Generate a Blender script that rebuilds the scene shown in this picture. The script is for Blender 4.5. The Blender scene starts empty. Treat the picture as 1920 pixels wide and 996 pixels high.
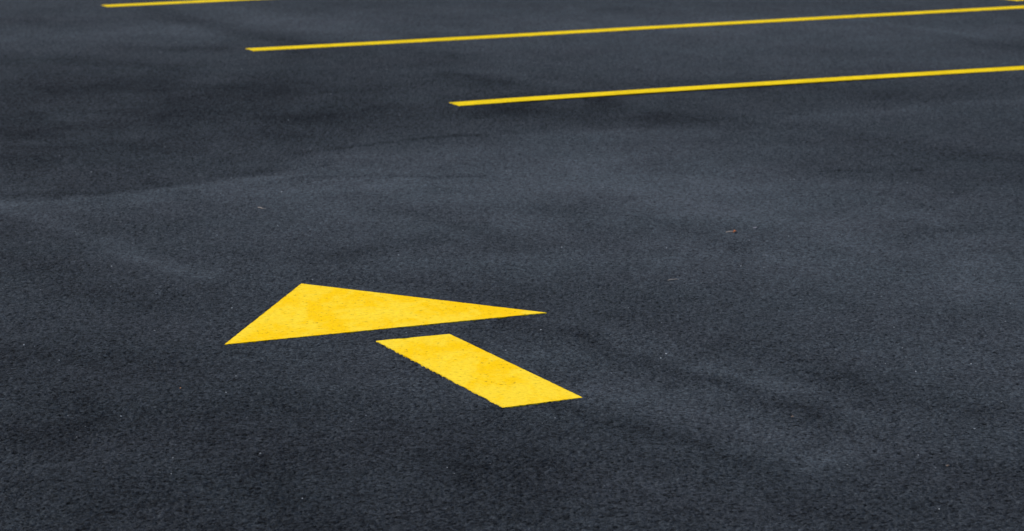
import bpy, bmesh, math, random
import numpy as np
from mathutils import Vector, Matrix

# ---------------------------------------------------------------- measured layout (metres, flat ground z = 0)
LENS=101.978; PITCH=0.196837; ROLL=0.004163; CAM_H=1.80
ARROWHEAD=[(-0.7999,7.8810),(-0.6466,8.7235),(0.1023,8.3165)]
SHAFT=[(-0.3804,7.9326),(-0.1761,8.0253),(0.1833,7.2828),(-0.0216,7.1719)]
LINE_NEAR=[(-0.2562,12.6437),(-0.0031,12.7839),(0.5783,13.0806),(1.3410,13.4497),(2.4777,13.9777)]
LINE_MID=[(-1.3281,14.5610),(-0.6644,14.8838),(-0.0050,15.2149),(0.7726,15.6214),(1.5907,16.0364),(2.9501,16.7199)]
LINE_FAR=[(-2.3394,16.5672),(-1.8930,16.7937),(-1.4482,17.0229)]
LINE_CORNER=[(2.9211,17.2138),(3.0127,17.0828)]
PALE=[(-1.7729,12.7803),(-1.4795,13.5842),(-0.8189,12.9468),(-0.6593,12.9691),(-0.9469,12.1408),(-1.4908,11.4703),(-1.5878,10.7916),(-0.4157,11.1764),(-0.8372,10.3740),(-0.5820,10.4144),(-0.7964,9.6952),(-0.5936,9.7600),(-1.4670,9.5718),(-1.1777,9.1059),(-0.9293,13.8955),(-0.3677,14.5629),(-0.6050,13.8264),(-1.0539,10.3348),(-0.9859,9.5247),(-0.0217,10.8560),(0.3472,13.6422),(1.1065,13.5705),(0.6893,12.3913),(0.8878,12.2707),(1.0187,12.2276),(1.6850,12.6976),(1.7933,12.2965),(1.0385,10.6882),(1.0536,10.7005),(1.4666,10.6275),(1.6066,10.4222),(1.6996,9.9356),(1.0958,9.5425),(0.5136,11.0711),(0.1623,9.3335),(0.1915,9.1265),(0.5065,9.3318),(0.1109,9.2682),(0.4256,7.7883),(0.3444,8.3883),(0.4083,7.7362),(1.0875,7.8729),(1.2494,7.6814),(1.4893,8.4717),(1.0162,7.6835),(0.9854,7.6450),(1.0863,7.5907),(1.2619,7.2558),(0.9749,6.7226),(0.7949,6.6323),(0.1101,7.0697),(0.0774,7.0153),(0.9580,6.2584),(0.5961,6.2146),(-1.2297,7.6806),(-0.6590,7.4319),(-0.9800,7.0676),(-1.0548,6.9646),(-1.0605,6.8603),(-0.8041,6.6697),(-0.7914,6.5270),(-0.4440,7.3588),(-0.4714,6.3236),(-1.3235,7.8479),(-0.7412,7.3244),(-0.6165,8.7854),(-0.8253,8.3652),(-0.3430,8.0777),(0.0830,8.0859),(-0.0272,7.8654),(-1.2247,8.6753),(-1.0957,9.2692),(-1.3563,7.8672),(-1.0732,8.5672),(0.7265,9.0330),(0.7973,9.0086),(0.9267,9.5483),(0.7882,9.4689),(-2.4882,16.3271),(-1.4135,16.7921),(-1.3193,16.5387),(-1.9126,15.2671),(-1.7326,14.8514),(-1.7615,14.4505),(-1.4356,14.9305),(2.4668,15.3262)]
DARK=[(-1.4753,10.8685),(-0.4651,9.7428),(0.7370,10.9250),(0.9028,11.0940),(2.1859,15.0797),(2.0061,13.2823),(0.5996,8.9277),(0.7507,8.7892),(0.6749,8.9974),(1.5107,14.0759),(0.4516,9.2033)]
SPOT=[(0.7399,9.6071),(0.4992,8.8045),(0.8191,9.6973),(1.0310,6.6265),(0.7036,7.0851),(-0.8654,7.3690),(-0.8852,10.0325)]
WEAR_VIGNETTE=[
([(-0.311,10.387),(0.470,10.521),(1.340,9.684)],0.638,1.230,1.503,0.70),
([(0.392,11.132),(0.726,9.975)],0.367,0.791,0.865,0.25),
([(0.112,15.890),(2.105,15.459)],1.194,1.189,1.349,0.45),
([(0.778,14.602),(1.444,14.515)],0.534,0.494,0.625,0.20),
([(-2.344,11.890),(-1.445,11.768),(-0.889,11.931)],0.325,1.457,0.995,-0.65),
([(-2.136,13.393),(-1.147,13.424),(-0.272,13.176)],0.370,0.686,1.036,-0.35),
([(-1.241,6.469),(-0.679,6.387),(-0.010,6.223)],0.411,0.745,0.683,-0.52),  # near foreground: dark sealcoat, deepened to paint in lens vignetting
([(-1.455,8.049),(-1.017,7.596)],0.210,0.602,0.577,-0.40),  # left edge of the foreground, vignetting put into the asphalt colour
([(-0.625,7.189),(-0.204,6.773),(0.168,6.225)],0.199,0.259,0.288,-0.20),
([(0.652,6.319),(1.121,6.239)],0.344,0.267,0.402,-0.20),
([(-1.884,10.084),(-1.594,10.156),(-1.313,10.340),(-1.048,10.589),(-0.881,10.724)],0.057,0.034,0.220,0.60),
([(-1.518,10.028),(-1.082,10.345),(-0.626,10.471),(-0.397,10.617)],0.077,0.140,0.203,0.38),
([(-1.909,10.225),(-1.614,10.288),(-1.327,10.453),(-1.077,10.683),(-0.931,10.845)],0.058,0.163,0.034,-0.45),
([(-1.864,10.182),(-1.677,9.972),(-1.444,9.524),(-1.262,9.229),(-1.098,9.011),(-0.943,8.820)],0.044,0.119,0.081,0.55),
([(-1.230,9.248),(-0.973,9.632),(-0.729,9.737)],0.106,0.282,0.239,0.12),
([(-1.710,9.518),(-1.465,8.978),(-1.234,8.651),(-0.965,8.423)],0.080,0.196,0.233,-0.22),
([(-0.850,11.257),(-0.681,11.410),(-0.518,11.552),(-0.349,11.669),(-0.133,11.761)],0.019,0.036,0.036,-0.85),
([(-0.133,11.761),(-0.002,11.852),(0.109,11.959)],0.026,0.044,0.058,-0.30),
([(-0.780,10.715),(-0.522,10.739),(-0.261,10.728),(-0.122,10.755)],0.020,0.031,0.027,-0.75),
([(-0.521,10.721),(-0.261,10.728),(-0.122,10.743)],0.047,0.061,0.048,-0.18),
([(-0.704,11.104),(-0.420,11.242),(-0.129,11.370),(0.084,11.596)],0.084,0.164,0.160,0.22),
([(-0.446,11.111),(-0.355,11.178),(-0.270,11.102)],0.025,0.039,0.026,-0.25),
([(-0.283,13.699),(-0.079,13.495),(0.144,13.225),(0.403,12.897)],0.073,0.091,0.353,-0.32),
([(0.399,12.760),(0.640,12.374),(0.914,12.041)],0.068,0.194,0.126,-0.35),
([(-0.026,12.339),(0.382,12.194),(0.828,12.084)],0.157,0.399,0.213,-0.45),
([(-0.208,13.800),(-0.004,13.650),(0.243,13.283)],0.100,0.215,0.077,0.22),
([(-0.219,12.913),(-0.003,12.582)],0.116,0.425,0.352,-0.25),
([(0.349,11.818),(0.594,11.883),(0.843,11.979),(1.036,12.166),(1.473,12.430),(1.976,12.706),(2.337,12.886)],0.089,0.093,0.152,0.42),
([(0.474,11.649),(0.833,11.831)],0.065,0.073,0.073,0.25),
([(1.031,13.307),(1.545,13.053),(2.304,13.255)],0.192,0.179,0.311,-0.20),
([(1.102,12.138),(1.495,11.677),(1.764,11.300),(2.023,11.097)],0.104,0.162,0.119,-0.32),
([(1.206,10.900),(1.376,10.879),(1.554,10.921)],0.020,0.032,0.027,-0.80),
([(1.250,10.839),(1.477,10.723),(1.612,10.549)],0.079,0.073,0.119,-0.25),
([(1.327,9.586),(1.661,9.997),(1.868,10.217)],0.165,0.555,0.689,-0.25),
([(1.065,10.594),(1.116,10.514),(1.249,10.471)],0.058,0.035,0.035,-0.30),
([(1.242,9.211),(1.508,9.041)],0.199,0.177,0.187,0.08),
([(0.563,9.716),(0.670,9.429),(0.757,9.183)],0.043,0.066,0.065,-0.22),
([(-0.182,9.699),(-0.090,9.554),(0.008,9.349)],0.053,0.097,0.086,-0.35),
([(-0.412,10.001),(-0.182,9.699)],0.054,0.121,0.079,-0.20),
([(-0.613,9.083),(-0.420,9.339),(-0.251,9.551)],0.048,0.084,0.092,-0.32),
([(-0.530,8.829),(-0.330,8.791),(-0.097,8.634),(0.080,8.520)],0.064,0.064,0.063,-0.22),
([(-0.153,10.168),(0.077,10.511),(0.377,10.696)],0.097,0.213,0.227,0.20),
([(0.036,9.655),(0.286,9.563)],0.105,0.217,0.190,0.15),
([(0.074,10.013),(0.264,10.124),(0.518,10.295)],0.093,0.065,0.064,-0.14),
([(0.001,8.191),(0.153,8.066),(0.308,7.760),(0.433,7.623),(0.540,7.501),(0.662,7.268),(0.782,7.103)],0.053,0.057,0.105,-0.36),
([(0.541,7.513),(0.679,7.314),(0.759,7.146)],0.035,0.047,0.052,-0.22),
([(0.109,8.186),(0.246,8.153),(0.405,7.947)],0.075,0.057,0.071,0.24),
([(0.506,7.636),(0.626,7.515),(0.759,7.421)],0.055,0.049,0.054,0.50),
([(0.196,7.347),(0.386,7.263),(0.611,6.992),(0.770,6.739)],0.090,0.163,0.156,0.50),
([(0.124,7.174),(0.294,7.014),(0.406,6.874),(0.522,6.676),(0.599,6.544)],0.043,0.073,0.066,-0.38),
([(0.655,7.885),(0.794,7.789),(0.865,7.630)],0.086,0.106,0.116,-0.34),
([(0.846,7.447),(1.000,7.332),(1.209,7.165)],0.081,0.118,0.137,-0.30),
([(0.885,6.841),(1.059,6.793),(1.241,6.950)],0.087,0.081,0.119,0.22),
([(0.843,7.050),(0.917,7.105),(0.983,6.998)],0.065,0.077,0.076,0.20),
([(0.662,6.678),(0.716,6.709),(0.778,6.695)],0.017,0.015,0.015,0.22),
([(0.639,8.493),(1.148,8.242),(1.510,8.549)],0.227,0.224,0.281,0.12),
([(0.632,6.362),(0.715,6.233),(0.798,6.130)],0.057,0.069,0.068,-0.25),
([(1.000,6.645),(1.166,6.506)],0.072,0.094,0.091,-0.15),
([(0.215,6.585),(0.414,6.359)],0.070,0.090,0.088,0.16),
([(-0.238,7.935),(0.060,7.808)],0.057,0.066,0.065,0.10),
([(-0.414,8.154),(-0.092,8.196)],0.030,0.022,0.029,0.20),
([(-2.727,15.048),(-2.285,15.254),(-1.786,15.320)],0.224,0.293,0.374,0.45),
([(-2.043,15.557),(-1.809,15.516),(-1.625,15.134)],0.086,0.201,0.244,0.20),
([(-2.795,15.757),(-2.527,15.716),(-2.308,15.801)],0.144,0.128,0.151,-0.35),
([(-1.994,16.346),(-1.627,15.698),(-1.387,15.286),(-1.100,14.828)],0.084,0.170,0.190,-0.42),
([(-2.063,14.660),(-1.788,14.625),(-1.518,14.634)],0.081,0.111,0.153,-0.45),
([(-1.789,16.691),(-1.301,15.969),(-0.799,15.355)],0.147,0.266,0.409,0.40),
([(-2.571,14.169),(-2.122,14.142),(-1.712,13.991)],0.156,0.167,0.284,-0.25),
([(-1.885,12.526),(-1.528,12.455)],0.115,0.114,0.112,0.18),
([(-2.137,11.970),(-1.804,12.288),(-1.580,12.138)],0.113,0.095,0.109,0.20),
([(-1.379,11.217),(-1.115,11.290)],0.125,0.094,0.093,0.15),
([(1.830,16.058),(1.995,15.960),(2.142,15.734),(2.363,15.468),(2.489,15.184)],0.041,0.066,0.066,0.35),
([(2.127,16.069),(2.469,15.977),(2.884,15.992)],0.147,0.159,0.207,-0.30),
([(2.292,15.177),(2.472,14.905),(2.670,14.777)],0.110,0.139,0.181,-0.28),
([(0.570,16.443),(1.034,16.601),(1.656,16.710)],0.183,0.229,0.168,-0.18),
([(1.574,14.739),(1.826,14.571)],0.107,0.133,0.130,-0.12),
([(-1.060,14.650),(-0.448,14.988)],0.110,0.164,0.092,-0.20),
([(-1.128,14.472),(-0.707,14.617),(-0.272,14.457)],0.108,0.089,0.302,-0.30)]

# ---------------------------------------------------------------- camera, sky, sun, exposure
scene = bpy.context.scene
C = scene.collection
cam_data = bpy.data.cameras.new('camera')
cam = bpy.data.objects.new('camera', cam_data); C.objects.link(cam)
cam_data.sensor_width = 36.0; cam_data.lens = LENS
cam_data.clip_start = 0.1; cam_data.clip_end = 3000.0
cp, sp, cr, sr = math.cos(PITCH), math.sin(PITCH), math.cos(ROLL), math.sin(ROLL)
F = Vector((0, cp, -sp)); R0 = Vector((1, 0, 0)); U0 = Vector((0, sp, cp))
R = cr*R0 + sr*U0; U = cr*U0 - sr*R0
cam.matrix_world = Matrix(((R.x, U.x, -F.x, 0), (R.y, U.y, -F.y, 0), (R.z, U.z, -F.z, CAM_H), (0, 0, 0, 1)))
cam_data.dof.use_dof = True; cam_data.dof.focus_distance = 7.7; cam_data.dof.aperture_fstop = 8.0
scene.camera = cam

SUN_EL, SUN_AZ = math.radians(46), math.radians(-75)      # veiled sun high on the left
world = bpy.data.worlds.new('World'); scene.world = world; world.use_nodes = True
wn = world.node_tree; wn.nodes.clear()
sky = wn.nodes.new('ShaderNodeTexSky'); sky.sky_type = 'NISHITA'; sky.sun_disc = False
sky.sun_elevation = SUN_EL; sky.sun_rotation = SUN_AZ
sky.air_density = 1.0; sky.dust_density = 2.0; sky.ozone_density = 1.0
bg = wn.nodes.new('ShaderNodeBackground'); bg.inputs[1].default_value = 0.11
wo = wn.nodes.new('ShaderNodeOutputWorld')
wn.links.new(sky.outputs[0], bg.inputs[0]); wn.links.new(bg.outputs[0], wo.inputs[0])
sd = bpy.data.lights.new('sun', 'SUN'); sd.energy = 1.5; sd.angle = math.radians(10); sd.color = (1.0, 0.95, 0.88)
sun = bpy.data.objects.new('sun', sd); C.objects.link(sun)
to_sun = Vector((math.sin(SUN_AZ)*math.cos(SUN_EL), math.cos(SUN_AZ)*math.cos(SUN_EL), math.sin(SUN_EL)))
sun.rotation_euler = to_sun.to_track_quat('Z', 'Y').to_euler(); sun.location = (0, 0, 20)
vs = scene.view_settings
vs.view_transform = 'Standard'; vs.look = 'None'; vs.gamma = 1.0; vs.exposure = 0.66; vs.use_curve_mapping = False

# ---------------------------------------------------------------- node helpers
class N:
    def __init__(s, name):
        s.m = bpy.data.materials.new(name); s.m.use_nodes = True; s.t = s.m.node_tree; s.t.nodes.clear()
        s.out = s.t.nodes.new('ShaderNodeOutputMaterial'); s.b = s.t.nodes.new('ShaderNodeBsdfPrincipled')
        s.t.links.new(s.b.outputs[0], s.out.inputs[0])
        s.co = s.t.nodes.new('ShaderNodeNewGeometry').outputs['Position']
    def put(s, sock, v):
        if isinstance(v, bpy.types.NodeSocket): s.t.links.new(v, sock)
        else: sock.default_value = v
    def set(s, **k):
        for a, v in k.items(): s.put(s.b.inputs[a.replace('_', ' ')], v)
    def math(s, op, a, b=0.0, c=None, clamp=False):
        n = s.t.nodes.new('ShaderNodeMath'); n.operation = op; n.use_clamp = clamp
        s.put(n.inputs[0], a); s.put(n.inputs[1], b)
        if c is not None: s.put(n.inputs[2], c)
        return n.outputs[0]
    def mapping(s, scale=(1, 1, 1), rot=0.0, loc=(0, 0, 0), src=None):
        n = s.t.nodes.new('ShaderNodeMapping'); s.t.links.new(src or s.co, n.inputs[0])
        n.inputs['Scale'].default_value = scale; n.inputs['Rotation'].default_value = (0, 0, rot); n.inputs['Location'].default_value = loc
        return n.outputs[0]
    def noise(s, scale, detail=2.0, rough=0.5, src=None, dist=0.0):
        n = s.t.nodes.new('ShaderNodeTexNoise'); s.t.links.new(src or s.co, n.inputs['Vector'])
        n.inputs['Scale'].default_value = scale; n.inputs['Detail'].default_value = detail
        n.inputs['Roughness'].default_value = rough; n.inputs['Distortion'].default_value = dist
        return n.outputs[0]
    def voronoi(s, scale, feature='F1', rnd=1.0, src=None):
        n = s.t.nodes.new('ShaderNodeTexVoronoi'); n.feature = feature; s.t.links.new(src or s.co, n.inputs['Vector'])
        n.inputs['Scale'].default_value = scale; n.inputs['Randomness'].default_value = rnd
        return n
    def remap(s, v, a, b, c, d, smooth=False):
        n = s.t.nodes.new('ShaderNodeMapRange'); n.interpolation_type = 'SMOOTHSTEP' if smooth else 'LINEAR'
        s.put(n.inputs[0], v)
        for i, x in enumerate((a, b, c, d)): s.put(n.inputs[i+1], x)
        return n.outputs[0]
    def mix(s, f, a, b):
        n = s.t.nodes.new('ShaderNodeMix'); n.data_type = 'RGBA'
        s.put(n.inputs[0], f); s.put(n.inputs[6], a); s.put(n.inputs[7], b)
        return n.outputs[2]
    def scale(s, col, v):
        n = s.t.nodes.new('ShaderNodeVectorMath'); n.operation = 'SCALE'
        s.put(n.inputs[0], tuple(col[:3]) if isinstance(col, tuple) else col); s.put(n.inputs[3], v)
        return n.outputs[0]
    def bump(s, h, strength, dist):
        n = s.t.nodes.new('ShaderNodeBump'); s.put(n.inputs['Strength'], strength); n.inputs['Distance'].default_value = dist
        s.t.links.new(h, n.inputs['Height']); return n.outputs[0]
    def attr(s, name):
        n = s.t.nodes.new('ShaderNodeAttribute'); n.attribute_name = name; return n.outputs['Fac']

def asphalt_grain(n):
    """height field of rolled aggregate: stones with dark gaps; (height, stone tint, fine)"""
    v1 = n.voronoi(115.0); v2 = n.voronoi(230.0)
    f1 = n.noise(70.0, 4.0, 0.65); f2 = n.noise(330.0, 3.0, 0.6)
    h = n.math('ADD', n.math('MULTIPLY', v1.outputs['Distance'], -0.45), n.math('MULTIPLY', v2.outputs['Distance'], -0.25))
    h = n.math('ADD', h, n.math('MULTIPLY', f1, 1.1)); h = n.math('ADD', h, n.math('MULTIPLY', f2, 0.35))
    sep = n.t.nodes.new('ShaderNodeSeparateColor'); n.t.links.new(v1.outputs['Color'], sep.inputs[0])
    sep2 = n.t.nodes.new('ShaderNodeSeparateColor'); n.t.links.new(v2.outputs['Color'], sep2.inputs[0])
    return h, sep.outputs[0], sep2.outputs[1], f1, f2

def asphalt_material():
    n = N('asphalt')
    wear_vignette = n.attr('wear_vignette')
    h, c1, c2, f1, f2 = asphalt_grain(n)
    # broad wear: soft patches drawn out along the driving lane, warped streaks from rakes and roller
    lane = n.mapping((0.55, 1.0, 1), 0.45)
    a = n.noise(0.9, 5.0, 0.6, lane, 0.6)
    b = n.noise(4.5, 6.0, 0.66, n.mapping((1.0, 0.55, 1), -0.25), 0.8)
    c = n.noise(16.0, 4.0, 0.6)
    tone = n.math('MULTIPLY', n.math('SUBTRACT', a, 0.5), 0.8)
    tone = n.math('ADD', tone, n.math('MULTIPLY', n.math('SUBTRACT', b, 0.5), 0.6))
    tone = n.math('ADD', tone, n.math('MULTIPLY', n.math('SUBTRACT', c, 0.5), 0.42))
    tone = n.math('ADD', tone, n.math('MULTIPLY', wear_vignette, 0.52))  # surface wear, plus the vignetting painted into the near foreground
    k0 = n.math('MULTIPLY_ADD', tone, 0.62, 0.43, clamp=True)
    # worn skin breaks up stone by stone at the edges of each patch
    clot = n.noise(38.0, 6.0, 0.80, n.mapping((1, 1, 1), 0, (1, 5, 2)))
    sc = n.noise(120.0, 3.0, 0.7, n.mapping((1, 1, 1), 0, (4, 1, 3)))
    brk = n.math('ADD', n.math('MULTIPLY', n.math('SUBTRACT', clot, 0.5), 0.95), n.math('MULTIPLY', n.math('SUBTRACT', sc, 0.5), 1.3))
    k = n.math('ADD', k0, n.math('MULTIPLY', brk, n.remap(k0, 0.0, 1.0, 0.6, 0.85)), clamp=True)
    base = n.mix(k, (0.0062, 0.0080, 0.0103, 1), (0.0640, 0.0760, 0.0860, 1))
    # slight hue drift between tar and dust
    hue = n.noise(2.3, 3.0, 0.5, n.mapping((1, 1, 1), 0, (7, 3, 0)))
    base = n.mix(n.remap(hue, 0.35, 0.65, 0.0, 0.35), base, n.mix(k, (0.0075, 0.0080, 0.0103, 1), (0.0700, 0.0740, 0.0850, 1)))
    # aggregate grain: each stone its own tint, tarry gaps nearly black; coarser where the surface is dark and open
    openness = n.remap(k0, 0.15, 0.8, 1.0, 0.35)
    g = n.math('ADD', n.math('MULTIPLY', n.math('SUBTRACT', c1, 0.5), 1.3), n.math('MULTIPLY', n.math('SUBTRACT', c2, 0.5), 0.55))
    g = n.math('ADD', g, n.math('MULTIPLY', n.math('SUBTRACT', f2, 0.5), 1.2))
    g = n.math('ADD', g, n.math('MULTIPLY', n.math('SUBTRACT', clot, 0.5), 1.5))
    g = n.math('MULTIPLY_ADD', n.math('MULTIPLY', g, n.remap(k0, 0.15, 0.8, 1.1, 0.7)), 0.75, 1.08)
    pit = n.remap(f1, 0.36, 0.46, 1.0, 0.0, True)
    gap = n.remap(n.noise(52.0, 4.0, 0.7, n.mapping((1, 1, 1), 0, (9, 2, 4))), 0.36, 0.42, 1.0, 0.0, True)
    pits = n.math('SUBTRACT', 1.0, n.math('MULTIPLY', pit, n.math('MULTIPLY_ADD', openness, 0.45, 0.3)))
    pits = n.math('MULTIPLY', pits, n.math('SUBTRACT', 1.0, n.math('MULTIPLY', gap, 0.85)))
    col = n.scale(base, n.math('MULTIPLY', n.math('MAXIMUM', g, 0.25), pits))
    # rare pale stones showing through
    v3 = n.voronoi(60.0); s3 = n.t.nodes.new('ShaderNodeSeparateColor'); n.t.links.new(v3.outputs['Color'], s3.inputs[0])
    chip = n.math('MULTIPLY', n.math('GREATER_THAN', s3.outputs[0], 0.988), n.math('LESS_THAN', v3.outputs['Distance'], 0.16))
    col = n.mix(n.math('MULTIPLY', chip, n.math('POWER', s3.outputs[1], 2.5)), col, (0.34, 0.35, 0.37, 1))
    n.set(Base_Color=col, Roughness=0.85, Specular_IOR_Level=0.06,
          Normal=n.bump(h, n.math('MULTIPLY_ADD', openness, 0.55, 0.35), 0.008))
    return n.m

def paint_material(name, deep, pale, wearamt):
    n = N(name)
    h, c1, c2, f1, f2 = asphalt_grain(n)
    big = n.noise(4.0, 4.0, 0.6, n.mapping((1.7, 0.8, 1), 0.2, (3, 1, 0)), 0.5)
    mid = n.noise(26.0, 5.0, 0.7, n.mapping((1.4, 0.7, 1), 0.1))
    t = n.math('ADD', n.math('MULTIPLY', n.math('SUBTRACT', big, 0.5), 6.0), n.math('MULTIPLY', n.math('SUBTRACT', mid, 0.5), 3.0))
    k = n.math('ADD', t, 0.5, clamp=True)
    col = n.mix(k, deep, pale)
    col = n.scale(col, n.remap(f1, 0.3, 0.7, 0.86, 1.07))
    # pinholes where the paint missed a gap between stones, clustered in the thin patches
    hole = n.remap(f1, 0.325, 0.36, 1.0, 0.0)
    clus = n.remap(k, 0.2, 0.8, 1.0, 0.4)
    speck = n.math('MULTIPLY', hole, n.math('MULTIPLY', clus, wearamt), clamp=True)
    col = n.mix(speck, col, (0.25, 0.14, 0.012, 1))
    n.set(Base_Color=col, Roughness=0.8, Specular_IOR_Level=0.03, Normal=n.bump(h, 0.35, 0.003))
    return n.m

def plain_material(name, colour, vary=0.25, rough=0.8, scale=300.0):
    n = N(name)
    v = n.noise(scale, 3.0, 0.6)
    n.set(Base_Color=n.scale(colour, n.remap(v, 0.3, 0.7, 1-vary, 1+vary)), Roughness=rough, Specular_IOR_Level=0.3)
    return n.m

# ---------------------------------------------------------------- object helpers
def tag(o, label=None, cat=None, group=None, kind=None):
    for k, v in (('label', label), ('category', cat), ('group', group), ('kind', kind)):
        if v: o[k] = v
    return o
def mesh_object(name, me, mat, parent=None):
    me.materials.append(mat); o = bpy.data.objects.new(name, me); C.objects.link(o)
    if parent: o.parent = parent
    return o
def empty(name, loc):
    o = bpy.data.objects.new(name, None); C.objects.link(o); o.location = loc; return o

# ---------------------------------------------------------------- ground: one sheet to the horizon, with a map of wear and painted vignetting worked out in metres
def lattice_noise(x, y, seed):
    rs = np.random.RandomState(seed); T = rs.rand(256, 256)
    xi = np.floor(x).astype(int); yi = np.floor(y).astype(int); fx = x-xi; fy = y-yi
    fx = fx*fx*(3-2*fx); fy = fy*fy*(3-2*fy)
    g = lambda i, j: T[i % 256, j % 256]
    return (g(xi, yi)*(1-fx)+g(xi+1, yi)*fx)*(1-fy)+(g(xi, yi+1)*(1-fx)+g(xi+1, yi+1)*fx)*fy - 0.5
def fbm(x, y, s, seed, octv=4):
    r = 0; a = 1.0
    for i in range(octv):
        r = r + a*lattice_noise(x*s+13.7*i, y*s+5.1*i, seed+i); s *= 2.03; a *= 0.55
    return r

RELIEF = 0.006
def build_ground():
    # fine enough near the lot's front to carry the relief of the stones themselves
    xs = list(np.arange(-1.65, 1.65, 0.0033))
    xs = list(np.arange(-3.1, -1.65, 0.006))+xs+list(np.arange(1.65, 3.1, 0.006))
    d = 0.03; up = [3.1]
    while up[-1] < 900: up.append(up[-1]+d); d *= 1.3
    xs = np.array([-u for u in up[::-1]][:-1]+xs+up)
    rows = [5.7]
    while rows[-1] < 17.8: rows.append(rows[-1]+0.0031+0.0010*(rows[-1]-5.7))
    d = 0.06; lo = [5.7]
    while lo[-1] > -900: lo.append(lo[-1]-d); d *= 1.3
    d = 0.06; hi = [rows[-1]]
    while hi[-1] < 1500: hi.append(hi[-1]+d); d *= 1.3
    ys = np.array(lo[:0:-1]+rows+hi[1:])
    X, Y = np.meshgrid(xs, ys); nx, ny = len(xs), len(ys)
    co = np.stack([X.ravel(), Y.ravel(), np.zeros(nx*ny)], 1).astype(np.float32)
    i = np.arange(nx*ny).reshape(ny, nx)
    q = np.stack([i[:-1, :-1].ravel(), i[:-1, 1:].ravel(), i[1:, 1:].ravel(), i[1:, :-1].ravel()], 1).astype(np.int32)
    x = co[:, 0].astype(float); y = co[:, 1].astype(float)
    inside = (np.abs(x) < 4.2) & (y > 4.5) & (y < 19)
    XA, YA = x[inside], y[inside]
    # the wear and vignetting map is worked out on a coarser grid (2 cm) and carried over to the fine one
    gx = np.arange(-4.2, 4.2+1e-6, 0.02); gy = np.arange(4.5, 19+1e-6, 0.02); GX, GY = np.meshgrid(gx, gy)
    XA, YA = GX.ravel(), GY.ravel()
    wear_vignette = np.zeros(len(XA))
    for j, (pts, sx, su, sdn, amp) in enumerate(WEAR_VIGNETTE):
        m = min(su, sdn)
        px_, py_ = [p[0] for p in pts], [p[1] for p in pts]; padx, pady = 2.6*sx+0.5, 2.6*max(su, sdn)+0.6
        sel = np.nonzero((XA > min(px_)-padx) & (XA < max(px_)+padx) & (YA > min(py_)-pady) & (YA < max(py_)+pady))[0]
        if not len(sel): continue
        xi, yi = XA[sel], YA[sel]
        # ragged edges: the sampling point wanders a little, in proportion to the streak's own width
        wx = xi + fbm(xi, yi, 1.6, 40+j)*min(sx, 0.25)*0.9
        wy = yi + fbm(xi, yi, 2.1, 90+j)*min(0.7*m, 0.35) + fbm(xi, yi, 9.0, 190+j)*min(0.8*m, 0.1)
        best = np.zeros(len(xi))
        if len(pts) == 1: pts = pts*2
        for (ax, ay), (bx, by) in zip(pts[:-1], pts[1:]):
            # nearest point along the segment, in x (streaks run mostly across)
            dx, dy = bx-ax, by-ay; L2 = (dx/sx)**2+(dy/m)**2+1e-12
            t = np.clip(((wx-ax)*dx/sx**2+(wy-ay)*dy/m**2)/L2, 0, 1)
            ex = (wx-ax-t*dx)/sx; ey = wy-ay-t*dy
            ey = np.where(ey > 0, ey/su, -ey/sdn)
            best = np.maximum(best, np.exp(-(ex*ex+ey*ey)*0.9))
        br = 1+0.9*fbm(xi, yi, 3.5, 300+j)
        wear_vignette[sel] += amp*best*np.clip(br, 0.3, 1.6)
    G = np.clip(wear_vignette, -1.4, 1.4).reshape(GX.shape)
    xi, yi = x[inside], y[inside]
    u = np.clip((xi+4.2)/0.02, 0, len(gx)-1.001); v = np.clip((yi-4.5)/0.02, 0, len(gy)-1.001)
    iu = u.astype(int); iv = v.astype(int); fu = u-iu; fv = v-iv
    w = (G[iv, iu]*(1-fu)+G[iv, iu+1]*fu)*(1-fv)+(G[iv+1, iu]*(1-fu)+G[iv+1, iu+1]*fu)*fv
    full = np.zeros(len(x)); full[inside] = w
    # relief: rounded stones with sharp gaps between them, tops near z = 0, more open where the skin is not worn
    fade = np.clip((3.1-np.abs(xi))/0.4, 0, 1)*np.clip((yi-5.7)/0.2, 0, 1)*np.clip((17.8-yi)/2, 0, 1)
    jx = xi+lattice_noise(xi*60, yi*60, 5)*0.008; jy = yi+lattice_noise(xi*60, yi*60, 6)*0.008
    hgt = 1.5*np.abs(lattice_noise(jx*80, jy*80, 21))+1.2*np.abs(lattice_noise(jx*150+7, jy*150, 22))+0.45*lattice_noise(xi*210, yi*210, 23)
    patch = 0.85+0.45*fbm(xi, yi, 5.0, 31, 3)
    amp = np.clip((0.95-0.40*w)*patch, 0.35, 1.6)
    co[inside, 2] = (-RELIEF*np.clip(0.62-hgt, -0.08, 0.62)*amp*fade).astype(np.float32)
    me = bpy.data.meshes.new('asphalt_ground')
    me.vertices.add(len(co)); me.vertices.foreach_set('co', co.ravel())
    me.loops.add(q.size); me.loops.foreach_set('vertex_index', q.ravel())
    me.polygons.add(len(q)); me.polygons.foreach_set('loop_start', np.arange(0, q.size, 4, dtype=np.int32))
    me.update(calc_edges=True); 
    me.polygons.foreach_set('use_smooth', np.ones(len(q), dtype=bool))
    at = me.attributes.new('wear_vignette', 'FLOAT', 'POINT'); at.data.foreach_set('value', full.astype(np.float32))
    o = mesh_object('ground', me, asphalt_material()); tag(o, kind='structure')
build_ground()

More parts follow.
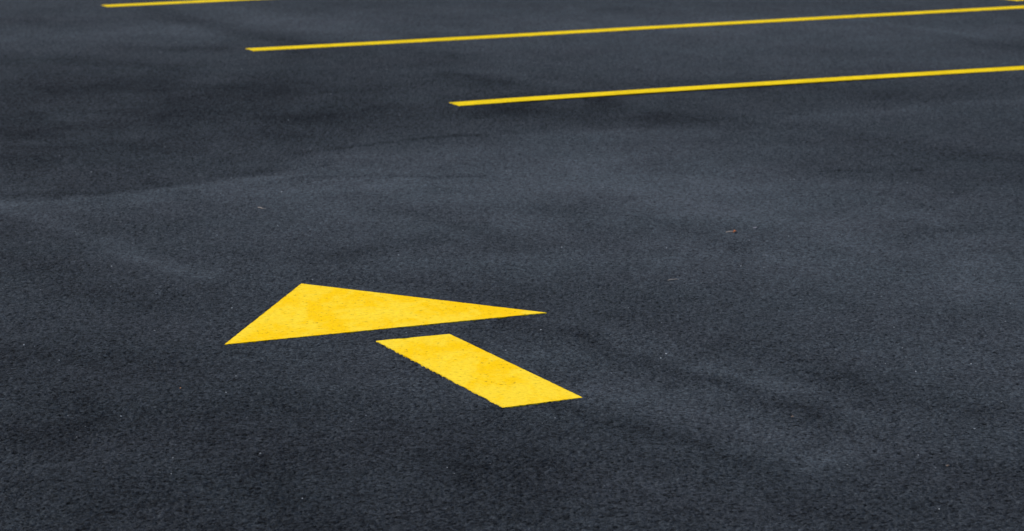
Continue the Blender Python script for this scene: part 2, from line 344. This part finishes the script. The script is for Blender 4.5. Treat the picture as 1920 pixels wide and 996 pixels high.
# ---------------------------------------------------------------- paint on the ground
def paint_sheet(name, outline, mat, parent, z=0.0012, jag=0.0006, seed=0, notches=()):
    """closed outline (world xy) -> thin film of paint with slightly ragged edges and real thickness"""
    rnd = random.Random(seed); ox, oy = parent.location.x, parent.location.y
    pts = []; n = len(outline)
    area = sum(outline[i][0]*outline[(i+1) % n][1]-outline[(i+1) % n][0]*outline[i][1] for i in range(n))
    if area < 0: outline = outline[::-1]
    for i in range(n):
        a = Vector(outline[i]); b = Vector(outline[(i+1) % n]); d = b-a; L = d.length; nn = Vector((d.y, -d.x))/L
        k = max(1, int(L/0.007)); drift = 0.0
        for s in range(k):
            p = a+d*(s/k); drift = 0.4*drift+rnd.gauss(0, jag*0.55)
            e = min(1.0, s/4, (k-s)/4)
            off = (drift+rnd.gauss(0, jag*0.6))*e
            for (cx, cy, r, dep) in notches:
                q = (p-Vector((cx, cy))).length
                if q < r: off += dep*(1-(q/r)**2)
            pts.append(p+nn*off)
    bm = bmesh.new()
    top = [bm.verts.new((p.x-ox, p.y-oy, z)) for p in pts]
    bot = [bm.verts.new((p.x-ox, p.y-oy, -0.003)) for p in pts]
    f = bm.faces.new(top)
    for i in range(len(top)):
        j = (i+1) % len(top); bm.faces.new((bot[i], bot[j], top[j], top[i]))
    bmesh.ops.triangulate(bm, faces=[f], ngon_method='EAR_CLIP')
    me = bpy.data.meshes.new(name); bm.to_mesh(me); bm.free()
    return mesh_object(name, me, mat, parent)

yellow = paint_material('yellow_paint', (0.95, 0.570, 0.0002, 1), (0.95, 0.650, 0.028, 1), 1.2)
yellow_line = paint_material('yellow_line_paint', (0.78, 0.54, 0.001, 1), (0.86, 0.60, 0.004, 1), 0.6)

arrow = empty('painted_arrow', ((ARROWHEAD[0][0]+ARROWHEAD[2][0])/2, (ARROWHEAD[0][1]+ARROWHEAD[2][1])/2, 0))
tag(arrow, 'broad yellow arrow painted on the asphalt, triangular head and separate slanting shaft', 'road marking')
paint_sheet('arrowhead', ARROWHEAD, yellow, arrow, seed=3, notches=[(-0.10, 8.195, 0.022, -0.007), (-0.045, 8.23, 0.02, 0.004)])
paint_sheet('shaft', SHAFT, yellow, arrow, seed=5, notches=[(-0.30, 7.965, 0.02, -0.006), (-0.335, 7.95, 0.014, 0.003)])

def painted_line(name, label, centre, width, extend, seed, cat='parking line', group=None):
    """a straight-ish stripe through the measured centre points, carried on past the last one"""
    P = [Vector(c) for c in centre]
    d = (P[-1]-P[0]).normalized()
    if extend: P.append(P[-1]+d*extend)
    root = empty(name, (P[0].x, P[0].y, 0)); tag(root, label, cat, group)
    nrm = Vector((-d.y, d.x))*width/2
    outline = [tuple(p-nrm) for p in P]+[tuple(p+nrm) for p in P[::-1]]
    paint_sheet('stripe', outline, yellow_line, root, seed=seed)
    return root
grp = 'parking bay lines'
W_LINE = 0.110
painted_line('parking_line', 'long yellow parking line nearest the arrow, its left end in mid-frame', LINE_NEAR, W_LINE, 1.7, 11, group=grp)
painted_line('parking_line', 'middle yellow parking line, longest of the three across the dark asphalt', LINE_MID, W_LINE, 1.0, 12, group=grp)
painted_line('parking_line', 'farthest yellow parking line, a short stretch at the top left edge', LINE_FAR, W_LINE, 4.5, 13, group=grp)
painted_line('parking_line', 'scrap of yellow line entering the top right corner above the middle line', LINE_CORNER, W_LINE, 0.0, 14)

# ---------------------------------------------------------------- loose stones
def stone_mesh(name, seed, mat):
    rnd = random.Random(seed); bm = bmesh.new()
    bmesh.ops.create_icosphere(bm, subdivisions=2, radius=1.0)
    ax = [Vector((rnd.gauss(0, 1), rnd.gauss(0, 1), rnd.gauss(0, 1))).normalized() for _ in range(9)]
    cut = [rnd.uniform(0.55, 0.9) for _ in ax]
    for v in bm.verts:                                            # crushed stone: flat broken facets
        for a, c in zip(ax, cut):
            t = v.co.dot(a)
            if t > c: v.co -= a*(t-c)
        v.co.z *= 0.75
    me = bpy.data.meshes.new(name); bm.to_mesh(me); bm.free(); me.materials.append(mat); return me
pale_m = [plain_material('pale_stone', (0.36, 0.37, 0.38, 1), 0.2), plain_material('grey_stone', (0.20, 0.21, 0.22, 1), 0.2)]
dark_m = plain_material('tarry_stone', (0.006, 0.007, 0.010, 1), 0.3)
pale_meshes = [stone_mesh('pale_chip', 70+i, pale_m[i % 2]) for i in range(6)]
dark_meshes = [stone_mesh('dark_chip', 170+i, dark_m) for i in range(3)]
rnd = random.Random(4)
def lay_stones(points, meshes, label, group, lo, hi):
    for i, (x, y) in enumerate(points):
        o = bpy.data.objects.new('stone_chip', meshes[i % len(meshes)]); C.objects.link(o)
        r = rnd.uniform(lo, hi)
        o.scale = (r*rnd.uniform(0.8, 1.3), r, r*rnd.uniform(0.7, 1.0)); o.rotation_euler = (0, 0, rnd.uniform(0, 6.28))
        o.location = (x, y, r*0.35)
        tag(o, label, 'stone', group)
lay_stones(PALE, pale_meshes, 'tiny pale grey stone chip lying loose on the dark asphalt', 'pale stone chips scattered over the asphalt', 0.0013, 0.0026)
lay_stones(DARK, dark_meshes, 'tiny black tarry crumb lying loose on the asphalt', 'black crumbs scattered over the asphalt', 0.0024, 0.0042)

# ---------------------------------------------------------------- dead leaf, straws, flakes
def tube(bm, pts, radii, seg=8):
    rings = []
    for i, p in enumerate(pts):
        a = pts[max(i-1, 0)]; b = pts[min(i+1, len(pts)-1)]; d = (Vector(b)-Vector(a)).normalized()
        s = d.cross(Vector((0, 0, 1))).normalized(); u = s.cross(d)
        rings.append([bm.verts.new(Vector(p)+radii[i]*(math.cos(t)*s+math.sin(t)*u)) for t in [2*math.pi*k/seg for k in range(seg)]])
    for r0, r1 in zip(rings[:-1], rings[1:]):
        for k in range(seg): bm.faces.new((r0[k], r0[(k+1) % seg], r1[(k+1) % seg], r1[k]))
    bm.faces.new(rings[0]); bm.faces.new(rings[-1][::-1])
def finish(bm, name, mat, parent=None, thick=0.0):
    bmesh.ops.recalc_face_normals(bm, faces=bm.faces[:])
    me = bpy.data.meshes.new(name); bm.to_mesh(me); bm.free()
    for p in me.polygons: p.use_smooth = True
    o = mesh_object(name, me, mat, parent)
    if thick:
        s = o.modifiers.new('thickness', 'SOLIDIFY'); s.thickness = thick
    return o
straw = plain_material('dry_straw', (0.38, 0.31, 0.25, 1), 0.2, 0.6)
rust = plain_material('brown_leaf', (0.30, 0.085, 0.02, 1), 0.4, 0.6, 400)
chipm = plain_material('grey_flake', (0.13, 0.13, 0.15, 1), 0.2)
brown = plain_material('brown_stone', (0.13, 0.09, 0.065, 1), 0.3)

def curled_blade(bm, L, W, curl, lift):
    nu, nv = 12, 7; g = []
    for i in range(nu+1):
        t = i/nu; w = W*math.sin(math.pi*min(1, t*0.93+0.07))**0.7
        row = []
        for j in range(nv+1):
            s = (j/nv-0.5)*2
            row.append(bm.verts.new((t*L, s*w*0.5+0.0008*math.sin(9*t+3*s), 0.001+lift*t*t+curl*s*s*math.sin(math.pi*t)+0.0007*math.sin(14*t)*s)))
        g.append(row)
    for i in range(nu):
        for j in range(nv): bm.faces.new((g[i][j], g[i+1][j], g[i+1][j+1], g[i][j+1]))

lf = empty('dead_leaf', (SPOT[0][0], SPOT[0][1], 0.0005)); lf.rotation_euler = (0, 0, 0.08)
tag(lf, 'small curled rust brown leaf with a pale stalk, right of centre on the asphalt', 'leaf')
bm = bmesh.new(); curled_blade(bm, 0.012, 0.022, 0.005, 0.004); o = finish(bm, 'blade', rust, lf, 0.0004); o.location = (0.004, 0, 0)
bm = bmesh.new(); tube(bm, [(-0.021, 0.0, 0.0015), (-0.012, 0.001, 0.003), (-0.003, 0.0005, 0.0042), (0.006, 0, 0.004)], [0.0006, 0.0017, 0.0019, 0.0012]); finish(bm, 'stalk', straw, lf)

def straw_bit(loc, rz, pts, radii, name, label):
    bm = bmesh.new(); tube(bm, pts, radii); o = finish(bm, name, straw); o.location = (loc[0], loc[1], 0); o.rotation_euler = (0, 0, rz)
    tag(o, label, 'twig')
straw_bit(SPOT[1], 0.36, [(-0.018, 0, 0.0012), (-0.009, 0.0006, 0.0022), (0.002, -0.0004, 0.0020), (0.010, 0.0005, 0.0028), (0.019, 0, 0.0018)],
          [0.0008, 0.0016, 0.0014, 0.0013, 0.0006], 'twig', 'short pale straw coloured twig lying in front of and left of the brown leaf')
straw_bit(SPOT[6], -0.55, [(-0.022, 0.02, 0.001), (-0.012, 0.004, 0.0022), (0.0, 0.006, 0.0022), (0.010, -0.004, 0.0022), (0.022, 0.003, 0.001)],
          [0.0006, 0.0012, 0.0012, 0.0012, 0.0006], 'twig', 'thin crooked pale twig lying behind the arrowhead, left of centre')
bm = bmesh.new(); curled_blade(bm, 0.013, 0.024, -0.0015, 0.002); o = finish(bm, 'paper_flake', chipm, None, 0.0008); o.location = (SPOT[2][0], SPOT[2][1], 0.001)
tag(o, 'small flat grey flake on the asphalt just right of the brown leaf', 'flake')
bm = bmesh.new(); curled_blade(bm, 0.008, 0.010, 0.001, 0.001); o = finish(bm, 'leaf_scrap', brown, None, 0.0006); o.location = (SPOT[4][0], SPOT[4][1], 0.001)
tag(o, 'small dull brown leaf scrap on the smeared asphalt right of the arrow shaft', 'leaf scrap')
st = stone_mesh('brown_pebble', 301, brown); o = bpy.data.objects.new('pebble', st); C.objects.link(o)
o.scale = (0.0048, 0.004, 0.003); o.location = (SPOT[3][0], SPOT[3][1], 0.0012)
tag(o, 'brownish pebble near the lower right corner, largest of the loose stones', 'pebble')
orange = plain_material('orange_stone', (0.55, 0.22, 0.06, 1), 0.2)
st = stone_mesh('orange_pebble', 302, orange); o = bpy.data.objects.new('pebble', st); C.objects.link(o)
o.scale = (0.0024, 0.0022, 0.0018); o.location = (SPOT[5][0], SPOT[5][1], 0.0008)
tag(o, 'tiny orange pebble on the asphalt below left of the arrowhead', 'pebble')
